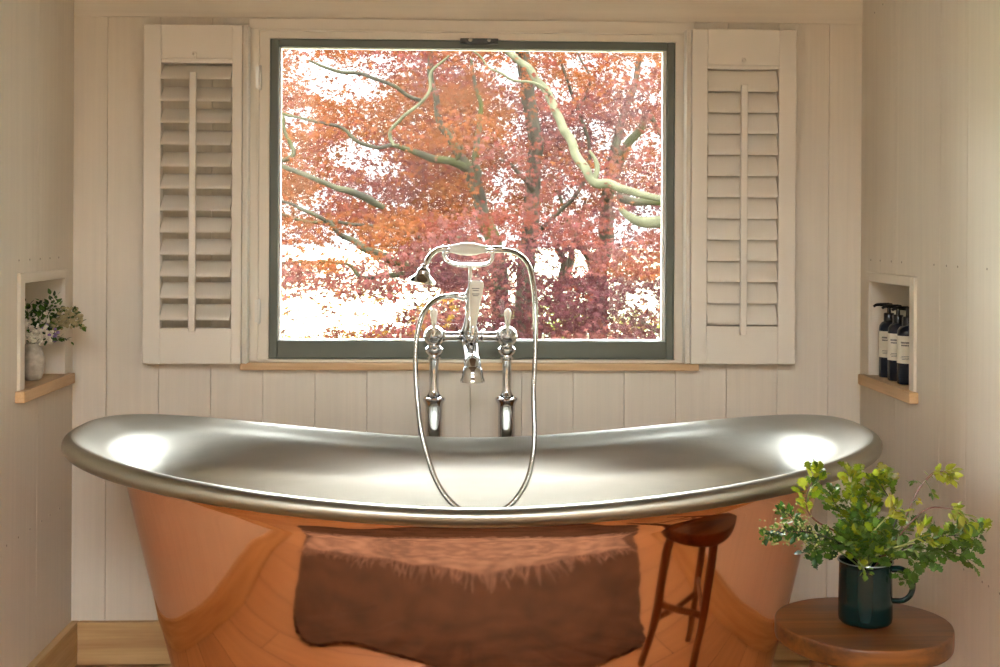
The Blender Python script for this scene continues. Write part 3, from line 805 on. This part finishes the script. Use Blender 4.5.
# ---------------------------------------------------------------- mug
MX, MY = .685, 2.10
mug = thing('enamel_mug', 'dark green enamel mug with handle standing on the stool', 'mug', (MX, MY, SZ))
bm = NB(); lathe(bm, [(.036, .0005), (.040, .001), (.0435, .005), (.0445, .012), (.0440, .05), (.0430, .095), (.0432, .101), (.0452, .1035), (.0445, .1045), (.0420, .102), (.0415, .09), (.042, .012), (.03, .005)], (MX, MY, SZ), n=56)
obj('mug_body', bm, M_enamel, mug, angle=50)
bm = NB(); lathe(bm, [(.0446, .1028), (.0462, .1035), (.0455, .1052), (.0432, .1045)], (MX, MY, SZ), n=56, close0=False, close1=False)
tag(obj('mug_rim', bm, M_enrim, mug), 'grey metal rim line')
bm = NB()
P = catmull([(MX + .042, MY - .004, SZ + .090), (MX + .058, MY - .006, SZ + .090), (MX + .071, MY - .008, SZ + .082), (MX + .0775, MY - .009, SZ + .065), (MX + .074, MY - .008, SZ + .048), (MX + .062, MY - .006, SZ + .038), (MX + .043, MY - .004, SZ + .037)], 7)
tube(bm, P, .0042, 14, flat=1.5); obj('handle', bm, M_enamel, mug)

# ---------------------------------------------------------------- greenery in the mug
bq = thing('foliage_bouquet', 'loose bunch of green leafy sprigs and berries in the enamel mug', 'bouquet', (MX, MY, SZ + .03))
def PP(*l): return [at(x, y, MY + d) for x, y, d in l]
LG, MG = (.22, .28, .012), (.07, .13, .010)
b0p = (866, 572, 0)
S = sprig
S(bq, PP(b0p, (842, 545, -.02), (812, 533, -.04), (785, 532, -.05), (766, 537, -.05)), M_stemd, .0016, 130, OVAL, 0.0120, [G1, DG, MG], .3, 1.0, 150, M_berry, .0018, .022)
S(bq, PP(b0p, (850, 548, 0), (818, 545, .0), (792, 518, .0), (783, 512, 0)), M_stemd, .0014, 80, OVAL, 0.0125, [G1, MG], .3, .9, 80, M_berry, .0021, .022)
S(bq, PP(b0p, (848, 540, .0), (815, 520, .0), (806, 502, .0), (812, 482, .0), (817, 474, 0)), M_stemr, .0018, 52, LOBED, 0.0179, [LG, YG, MG], .45, .8)
S(bq, PP(b0p, (856, 530, .02), (838, 508, .02), (829, 492, .02)), M_stemd, .0017, 58, LOBED, 0.0179, [MG, LG, G2], .35, .9)
S(bq, PP(b0p, (858, 520, .03), (852, 490, .03), (853, 474, .03)), M_stemg, .0016, 60, LOBED, 0.0179, [YG, LG, LG], .45, .8)
S(bq, PP(b0p, (868, 520, .03), (874, 495, .03), (884, 476, .03)), M_stemr, .0016, 58, LOBED, 0.0179, [YG, LG, (.30, .26, .05)], .5, .8)
S(bq, PP(b0p, (892, 530, .01), (896, 512, .01), (884, 490, .01), (879, 483, .01)), M_stemd, .0017, 43, LOBED, 0.0165, [LG, MG], .6, .9)
S(bq, PP((872, 572, 0), (900, 530, .02), (912, 503, .02), (921, 486, .02), (933, 474, .02)), M_stemr, .0019, 0, LOBED, .02, [LG], .5)
S(bq, PP((925, 480, .02), (934, 472, .02), (945, 472, .0), (951, 476, -.01)), M_stemr, .0010, 37, OVAL, 0.0165, [LG, YG, (.34, .36, .06)], .1, .8, up=-1)
S(bq, PP((922, 484, .02), (917, 481, .02), (912, 484, .01)), M_stemg, .0008, 7, OVAL, 0.0110, [MG], .5, .5)
S(bq, PP((925, 480, .02), (930, 488, .01), (932, 494, .0)), M_stemg, .0008, 7, OVAL, 0.0110, [LG, MG], .5, .5)
S(bq, PP((912, 503, .02), (917, 500, .01), (919, 503, .0)), M_stemg, .0008, 8, OVAL, 0.0090, [(.65, .60, .06)], .4, .5)
S(bq, PP((874, 572, 0), (900, 535, .0), (925, 510, .0), (945, 508, .0), (958, 512, -.01), (967, 524, -.01)), M_stemr, .0015, 49, OVAL, 0.0172, [LG, (.38, .38, .06), MG], .60, .9, up=-1.6)
S(bq, PP((874, 572, 0), (905, 548, .0), (935, 538, .0), (960, 535, .0), (978, 537, .0)), M_stemd, .0017, 81, LOBED, 0.0200, [MG, G2, LG], .4, .9, 14, M_berry, .0018, .02)
S(bq, PP((874, 572, 0), (902, 555, .01), (930, 548, .01), (950, 552, .01), (968, 556, .01)), M_stemd, .0015, 66, LOBED, 0.0186, [MG, G2], .35, .9)
S(bq, PP((874, 572, 0), (895, 558, -.03), (912, 560, -.04), (914, 572, -.04), (906, 580, -.04)), M_stemg, .0014, 43, LOBED, 0.0172, [MG, G2, G1], .35, .8)
S(bq, PP((870, 572, 0), (892, 556, -.02), (915, 550, -.03), (935, 560, -.03)), M_stemg, .0014, 63, LOBED, 0.0172, [MG, G2, G1], .3, .9)
S(bq, PP(b0p, (840, 552, -.02), (822, 548, -.02), (812, 556, -.02)), M_stemg, .0014, 58, LOBED, 0.0165, [MG, G1, DG], .3, .9, 16, M_berry, .0018, .02)
S(bq, PP((862, 572, 0), (858, 562, -.045), (862, 566, -.052), (866, 574, -.054)), M_stemg, .0013, 17, LOBED, 0.0124, [LG, G2], .4, .6)
S(bq, PP(b0p, (868, 540, -.02), (884, 520, -.03), (893, 510, -.03)), M_stemp, .0018, 20, LANCE, 0.0248, [YG, (.50, .52, .08)], .7, .9)
S(bq, PP((876, 572, 0), (895, 552, -.03), (912, 541, -.04), (920, 537, -.045)), M_stemp, .0022, 23, LANCE, 0.0234, [YG, (.50, .52, .08), LG], .75, .9)
S(bq, PP((860, 572, 0), (880, 553, -.04), (900, 546, -.045), (915, 543, -.045)), M_stemp, .0020, 8, LANCE, 0.0193, [(.22, .30, .10)], .6, .9)
for (x, y, d) in ((845, 525, -.01), (862, 515, 0), (880, 530, -.03), (855, 540, -.04), (870, 545, -.045), (838, 535, -.02), (895, 535, .02), (872, 500, .02), (848, 505, .0), (888, 548, -.04), (905, 520, .03), (858, 490, .05)):
    S(bq, PP(b0p, ((866 + x) / 2, (565 + y) / 2, d * .7), (x, y, d)), M_stemg, .0014, 49, LOBED, 0.0172, [MG, G2, G1, LG], .35, 1.0)
bb = NB(); c = at(924, 521, MY)
for i in range(420):
    v = rv().normalized(); r = .0135 * rnd.uniform(.55, 1)
    bmesh.ops.create_icosphere(bb, subdivisions=1, radius=.0012, matrix=Matrix.Translation(c + v * r))
tag(obj('seed_head', bb, mat('dry_seed_head', (.24, .20, .11), .9), bq), 'round fuzzy brown seed head')

# ---------------------------------------------------------------- rugs on the floor in front of the tub
bm = NB(); pts = []
rr_ = random.Random(3)
outline = [(-.74, 1.62), (-.68, 1.80), (-.62, 1.88), (-.52, 1.93), (-.40, 1.86), (-.2, 1.90), (0, 2.0), (.22, 2.06), (.45, 1.99), (.62, 1.94), (.68, 1.80), (.84, 1.4), (.92, 1.0), (.80, .75), (.3, .8), (0, .74), (-.3, .78), (-.75, .72), (-.90, .95), (-.84, 1.3)]
dense = catmull([Vector((x, y, 0)) for x, y in outline + outline[:1]], 14)[:-1]
rings = []
cx_, cy_ = 0, 1.45
for s, z in ((1.0, .0), (1.004, .006), (.99, .013), (.5, .014)):
    rings.append([(cx_ + (p.x - cx_) * s + (rr_.uniform(-.008, .008) if s > .9 else 0), cy_ + (p.y - cy_) * s + (rr_.uniform(-.008, .008) if s > .9 else 0), z) for p in dense])
ringstack(bm, rings)
tag(obj('hide_rug', bm, M_rug), 'dark brown ragged-edged rug on floor before the tub, seen mirrored in copper', 'rug')
th = thing('fringed_throw', 'pale fringed woven throw lying on the dark rug, mirrored in the copper', 'throw', (.0, 1.25, .0145))
bm = NB()
rows = []
for i in range(49):
    x = -.80 + 1.60 * i / 48; rows.append([(x, 1.10 + .03 * math.sin(5 * x), .016 + .004 * math.sin(9 * x)), (x, 1.26, .019), (x, 1.42 + .03 * math.sin(6 * x + 1) + .012 * math.sin(23 * x), .0165)])
v1 = [[bm.verts.new(p) for p in r] for r in rows]; v2 = [[bm.verts.new((p[0], p[1], p[2] - .0015)) for p in r] for r in rows]
for A in (v1, v2):
    for i in range(48):
        for j in range(2): bm.faces.new((A[i][j], A[i + 1][j], A[i + 1][j + 1], A[i][j + 1]))
obj('cloth', bm, M_throw, th)
bm = NB()
for i in range(200):
    x = -.79 + 1.58 * (i % 100) / 99 + rr_.uniform(-.004, .004); y = (.0 if i < 100 else -.17) + 1.42 + .03 * math.sin(6 * x + 1) + .012 * math.sin(23 * x); l_ = rr_.uniform(.05, .11)
    tube(bm, [(x, y - .006, .018), (x + rr_.uniform(-.01, .01), y + l_ * .5, .018), (x + rr_.uniform(-.02, .02), y + l_, .017)], [.002, .0035, .002], 5)
tag(obj('fringe', bm, M_throw, th), kind='stuff')
bm = NB()
for k in range(3):
    for i in range(18):
        x = -.45 + .05 * i + k * .01; s_ = 1 if i % 2 else -1
        y = 1.18 + .06 * k
        vs4 = [bm.verts.new(p) for p in ((x, y - .014 * s_, .0205), (x + .05, y + .014 * s_, .0205), (x + .05, y + .014 * s_ + .013, .0205), (x, y - .014 * s_ + .013, .0205))]
        bm.faces.new(vs4)
obj('zigzag_band', bm, M_throwd, th, smooth=False, recalc=False)

# ---------------------------------------------------------------- outside
GZ = -.35
bm = NB(); bx(bm, -60, 60, 3.6, 90, GZ - .3, GZ); tag(obj('lawn', bm, M_grass, smooth=False), kind='structure')

gaps = [(350, 84, 36, 15, .97), (318, 72, 20, 14, .9), (300, 118, 16, 11, .85), (352, 153, 22, 12, .95), (380, 168, 20, 8, .8), (375, 60, 14, 6, .7), (393, 62, 16, 6, .6),
        (306, 251, 44, 8, .95), (345, 246, 16, 12, .9), (300, 208, 22, 8, .6), (325, 200, 12, 10, .7), (335, 316, 66, 19, 1), (290, 325, 24, 14, 1), (418, 292, 20, 13, .97), (345, 270, 30, 8, .6), (285, 232, 12, 8, .7),
        (508, 73, 9, 9, .95), (563, 90, 12, 10, .9), (580, 62, 14, 7, .75), (640, 68, 14, 9, .75), (620, 60, 10, 6, .5), (553, 262, 18, 12, .97), (573, 200, 16, 12, .9), (612, 230, 14, 11, .85), (578, 262, 10, 12, .9), (642, 300, 14, 10, .9), (604, 262, 8, 22, .3),
        (545, 213, 12, 10, .6), (640, 220, 16, 10, .6), (600, 130, 8, 5, .5), (570, 130, 7, 6, .5), (635, 140, 10, 6, .4), (560, 330, 12, 8, .4), (612, 325, 14, 7, .4), (470, 225, 8, 6, .4)]
YTREE = 8.0
GAPW = []
for (px, py, rx, ry, k) in gaps:
    c = at(px, py, YTREE); GAPW.append((c.x, c.z, rx * YTREE / FPX, ry * YTREE / FPX, k))
def keep(p):
    s = YTREE / p.y; x = p.x * s; z = EYE + (p.z - EYE) * s
    for (gx, gz, rx, rz, k) in GAPW:
        d = ((x - gx) / rx) ** 2 + ((z - gz) / rz) ** 2
        if d < 1.9 and rnd.random() < k * min(1, (1.9 - d) * (.9 + 2.2 * mnoise.noise(Vector((x * 7, p.y * 3, z * 11))))): return False
    return True
ORA, PNK, CRM, RED, YEL = (.060, .018, .005), (.054, .017, .014), (.026, .0075, .008), (.048, .011, .0065), (.085, .042, .007)
def leafcol(p):
    n1 = mnoise.noise(Vector((p.x * 1.1, p.y * .7, p.z * 2.0))); n2 = mnoise.noise(Vector((p.x * 3 + 9, p.y * 2, p.z * 5)))
    up = (p.z - 1.1) / 1.0; right = p.x / 1.3
    o = .10 + .55 * up - .25 * right + n1 * 1.6
    if o > .28: c = ORA if n2 > -.25 else RED
    elif o > -.15: c = RED if n2 > .15 else PNK
    else: c = PNK if n2 > .02 or p.x < -.3 else CRM
    if p.x > .2 and p.z < .85 and n2 < .25: c = CRM
    if p.z < .75 and p.x < 0 and rnd.random() < .2: c = YEL
    return tint(c, .28)
def tree(label, name, base_, trunk, branches, xr, n_sprays, mt, seedv, zr=(.30, 2.9), yr=(6.7, 10.0)):
    global rnd
    rnd = random.Random(seedv)
    t_ = thing(name, label, 'tree', base_, None)
    for kind, pts, rad, mm in [('trunk',) + trunk] + [('branch',) + b_ for b_ in branches]:
        P = catmull(pts, 8)
        for i, p in enumerate(P):
            w = mnoise.noise(Vector((p.x * 9, p.z * 9, seedv))) * .02; p.x += w; p.z += w * .5
        bm = NB(); tube(bm, P, lerps(rad, len(P)), 12)
        obj(kind, bm, mm, t_, angle=180)
    L = Leaves()
    for s in range(n_sprays):
        c = Vector((rnd.uniform(*xr), yr[0] + (yr[1] - yr[0]) * rnd.random() ** .6, rnd.uniform(*zr)))
        if c.z < 1.2 and rnd.random() < .6: c.y = rnd.uniform(6.5, 7.4)
        if c.z > 2.3 and rnd.random() < .35: continue
        rot = rnd.uniform(0, PI); lx = rnd.uniform(.18, .42); ly = rnd.uniform(.12, .3); droop = rnd.uniform(.05, .22)
        tiltx = rnd.uniform(-.25, .25)
        for i in range(rnd.randint(40, 66)):
            a = rnd.uniform(0, 2 * PI); q = math.sqrt(rnd.random())
            ux, uy = q * math.cos(a) * lx, q * math.sin(a) * ly
            p = c + Vector((ux * math.cos(rot) - uy * math.sin(rot), ux * math.sin(rot) + uy * math.cos(rot), -droop * q * q + tiltx * ux + rnd.uniform(-.035, .035)))
            if p.z < GZ + .05: continue
            if not keep(p): continue
            out = Vector((p.x - c.x, p.y - c.y, -.12)) + rv(.1)
            L.add(PALM5, p, out + Vector((0, 0, -.15)), Vector((0, -.75, .75)) + rv(.55), rnd.uniform(.018, .033), leafcol(p))
    L.build('foliage', M_leaf, t_)
    return t_
A = at
gp = lambda px, Y: Vector((at(px, 300, Y).x, Y, GZ))
tree('red maple with dark upright trunk behind the tap and a pale arching limb', 'maple_tree', gp(520, 8.2),
     ([gp(518, 8.2), A(524, 300, 8.2), A(528, 250, 8.2), A(533, 200, 8.2), A(535, 150, 8.2), A(529, 100, 8.2), A(522, 50, 8.2), A(516, -60, 8.3), A(520, -200, 8.3)], [.07, .062, .056, .052, .048, .046, .044, .04, .03], M_bark),
     [([A(522, 50, 8.15), A(490, 40, 7.8), A(520, 62, 7.4), A(545, 90, 7.2), A(562, 125, 7.0), A(580, 160, 6.9), A(596, 181, 6.8), A(607, 184, 6.8), A(628, 190, 6.8), A(662, 199, 6.8), A(720, 205, 6.8)], [.022, .02, .021, .024, .025, .026, .026, .026, .022, .018, .012], M_pale),
      ([A(596, 181, 6.8), A(598, 165, 6.8), A(590, 150, 6.8)], [.018, .014, .006], M_pale),
      ([A(550, 95, 7.1), A(535, 82, 7.1), A(512, 79, 7.1), A(490, 66, 7.1), A(470, 50, 7.1)], [.008, .008, .007, .006, .005], M_pale),
      ([A(534, 190, 8.1), A(515, 170, 8.0), A(500, 160, 8.0)], [.02, .012, .006], M_bark),
      ([A(530, 240, 8.1), A(555, 215, 8.0), A(580, 190, 7.9), A(590, 150, 7.9), A(575, 100, 7.9), A(560, 60, 7.9)], [.014, .014, .012, .012, .010, .008], M_bark),
      ([A(578, 110, 7.9), A(590, 80, 7.9), A(575, 50, 7.9)], [.009, .008, .006], M_bark)],
     (-.35, .85), 520, M_leaf, 21)
tree('red maple with forked mossy trunk left of the tap, branches sweeping left', 'maple_tree', gp(500, 7.6),
     ([gp(506, 7.6), A(500, 290, 7.6), A(492, 235, 7.6), A(480, 205, 7.6), A(469, 175, 7.6), A(463, 160, 7.6), A(440, 120, 7.6), A(430, 60, 7.6), A(420, -80, 7.6)], [.06, .055, .048, .042, .035, .03, .02, .018, .01], M_moss),
     [([A(482, 212, 7.6), A(478, 180, 7.55), A(476, 150, 7.5), A(480, 110, 7.5), A(470, 60, 7.5)], [.028, .024, .020, .014, .008], M_moss),
      ([A(466, 170, 7.6), A(455, 162, 7.5), A(430, 158, 7.4), A(408, 150, 7.3), A(392, 145, 7.2), A(375, 148, 7.1), A(352, 138, 7.0), A(335, 125, 7.0), A(310, 121, 6.9), A(290, 115, 6.9), A(250, 100, 6.9)], [.026, .024, .022, .016, .012, .011, .010, .009, .008, .007, .005], M_moss),
      ([A(394, 146, 7.2), A(391, 132, 7.2), A(402, 118, 7.15), A(425, 98, 7.1), A(432, 72, 7.1), A(450, 55, 7.1)], [.012, .011, .010, .009, .008, .006], M_pale),
      ([A(383, 207, 6.9), A(370, 201, 6.8), A(350, 190, 6.7), A(330, 185, 6.7), A(280, 165, 6.7), A(230, 160, 6.7)], [.014, .022, .018, .014, .012, .01], M_moss),
      ([A(500, 285, 7.6), A(460, 285, 7.3), A(425, 272, 7.2), A(395, 262, 7.1), A(365, 248, 7.0), A(345, 235, 7.0), A(310, 212, 6.9), A(278, 200, 6.9)], [.035, .03, .026, .024, .020, .014, .010, .007], M_moss),
      ([A(425, 272, 7.2), A(385, 276, 7.1), A(362, 277, 7.1), A(348, 265, 7.1), A(320, 262, 7.0), A(275, 262, 7.0)], [.02, .014, .011, .009, .007, .005], M_moss),
      ([A(480, 240, 7.6), A(440, 238, 7.4), A(415, 234, 7.4), A(378, 227, 7.3), A(330, 222, 7.2), A(300, 221, 7.2), A(278, 215, 7.2), A(240, 212, 7.2)], [.022, .020, .016, .010, .009, .008, .006, .005], M_moss),
      ([A(418, 234, 7.4), A(426, 248, 7.4)], [.012, .005], M_moss),
      ([A(310, 60, 7.0), A(335, 72, 7.0), A(355, 74, 7.0), A(378, 80, 7.0), A(420, 100, 7.3)], [.006, .009, .010, .010, .012], M_moss),
      ([A(455, 162, 7.5), A(462, 148, 7.45), A(452, 130, 7.4)], [.012, .010, .004], M_moss),
      ([A(278, 162, 6.9), A(292, 155, 6.9), A(287, 135, 6.9), A(284, 115, 6.9)], [.014, .012, .010, .008], M_moss)],
     (-1.6, .12), 1120, M_leaf, 33)
tree('red maple at right with twin low trunks and a mossy horizontal limb', 'maple_tree', gp(598, 9.0),
     ([gp(598, 9.0), A(597, 280, 9.0), A(603, 255, 9.0), A(606, 230, 9.0), A(606, 200, 9.0), A(612, 160, 9.0), A(625, 110, 9.0), A(640, 60, 9.0), A(650, -80, 9.0)], [.075, .07, .062, .055, .045, .035, .026, .02, .012], M_bark),
     [([A(595, 275, 9.0), A(588, 255, 9.0), A(578, 240, 8.9), A(566, 215, 8.9), A(558, 190, 8.9)], [.035, .03, .02, .014, .01], M_moss),
      ([A(563, 285, 9.3), A(564, 262, 9.3), A(558, 250, 9.3), A(553, 235, 9.3)], [.045, .03, .018, .01], M_bark),
      ([A(566, 285, 9.3), A(571, 255, 9.3), A(576, 240, 9.3), A(585, 200, 9.3)], [.035, .025, .02, .01], M_bark),
      ([A(662, 222, 6.9), A(640, 222, 6.9), A(628, 216, 6.9), A(620, 208, 6.9)], [.035, .030, .022, .012], M_pale),
      ([A(665, 201, 6.95), A(640, 202, 6.95), A(622, 199, 6.95), A(618, 192, 6.95)], [.020, .022, .024, .012], M_moss),
      ([A(607, 200, 8.9), A(625, 150, 8.5), A(640, 130, 8.4), A(650, 115, 8.4), A(662, 140, 8.4)], [.03, .03, .026, .02, .012], M_moss),
      ([A(618, 155, 8.6), A(616, 145, 8.6), A(618, 138, 8.6)], [.022, .018, .006], M_moss),
      ([A(640, 320, 8.6), A(655, 330, 8.5), A(700, 345, 8.4)], [.02, .02, .02], M_moss)],
     (.55, 1.75), 620, M_leaf, 45)
# low shrubs along the far edge of the lawn
rnd = random.Random(5)
def shrub(label, x, y, r, h, cols, n, cat='shrub'):
    t_ = thing('garden_shrub', label, cat, (x, y, GZ), None)
    bm = NB()
    for i in range(6):
        a = 2 * PI * i / 6; tube(bm, catmull([(x, y, GZ), (x + .3 * r * math.cos(a), y + .3 * r * math.sin(a), GZ + h * .5), (x + .6 * r * math.cos(a), y + .6 * r * math.sin(a), GZ + h * .85)], 4), .012, 6)
    obj('stem', bm, M_bark, t_)
    L = Leaves()
    for i in range(n):
        v = rv().normalized(); q = rnd.uniform(.7, 1) ; p = Vector((x + v.x * r * q, y + v.y * r * q, GZ + h * .5 + v.z * h * .5 * q))
        if p.z < GZ + .03: continue
        L.add(PALM5, p, v + rv(.5), v + Vector((0, 0, .5)) + rv(.4), rnd.uniform(.03, .05), tint(rnd.choice(cols), .25))
    L.build('foliage', M_leaf, t_)
pp = at(425, 335, 7.0); shrub('low pink-leaved bush at the bottom of the window left of tap', pp.x, 7.0, .55, .97, [PNK, (.11, .032, .035), RED], 2600)
pp = at(300, 338, 9.0); shrub('low yellow-green bush at the bottom left corner of the window', pp.x, 9.0, .55, .68, [(.06, .08, .015), (.11, .11, .02), YEL], 1800)
pp = at(355, 340, 9.5); shrub('low yellow-green bush at the window bottom beside the pink bush', pp.x, 9.9, .35, .62, [(.06, .08, .015), (.12, .1, .02)], 1500)
pp = at(620, 335, 10.5); shrub('sunlit yellow-green bush low behind the right-hand maple', pp.x, 10.5, .8, .8, [(.10, .11, .02), (.07, .09, .02), (.13, .11, .02)], 2200)
pp = at(545, 335, 12.2); shrub('sunlit yellow-green bush low behind the upright trunk', pp.x, 12.2, .5, .75, [(.1, .11, .02), (.07, .09, .02)], 1500)
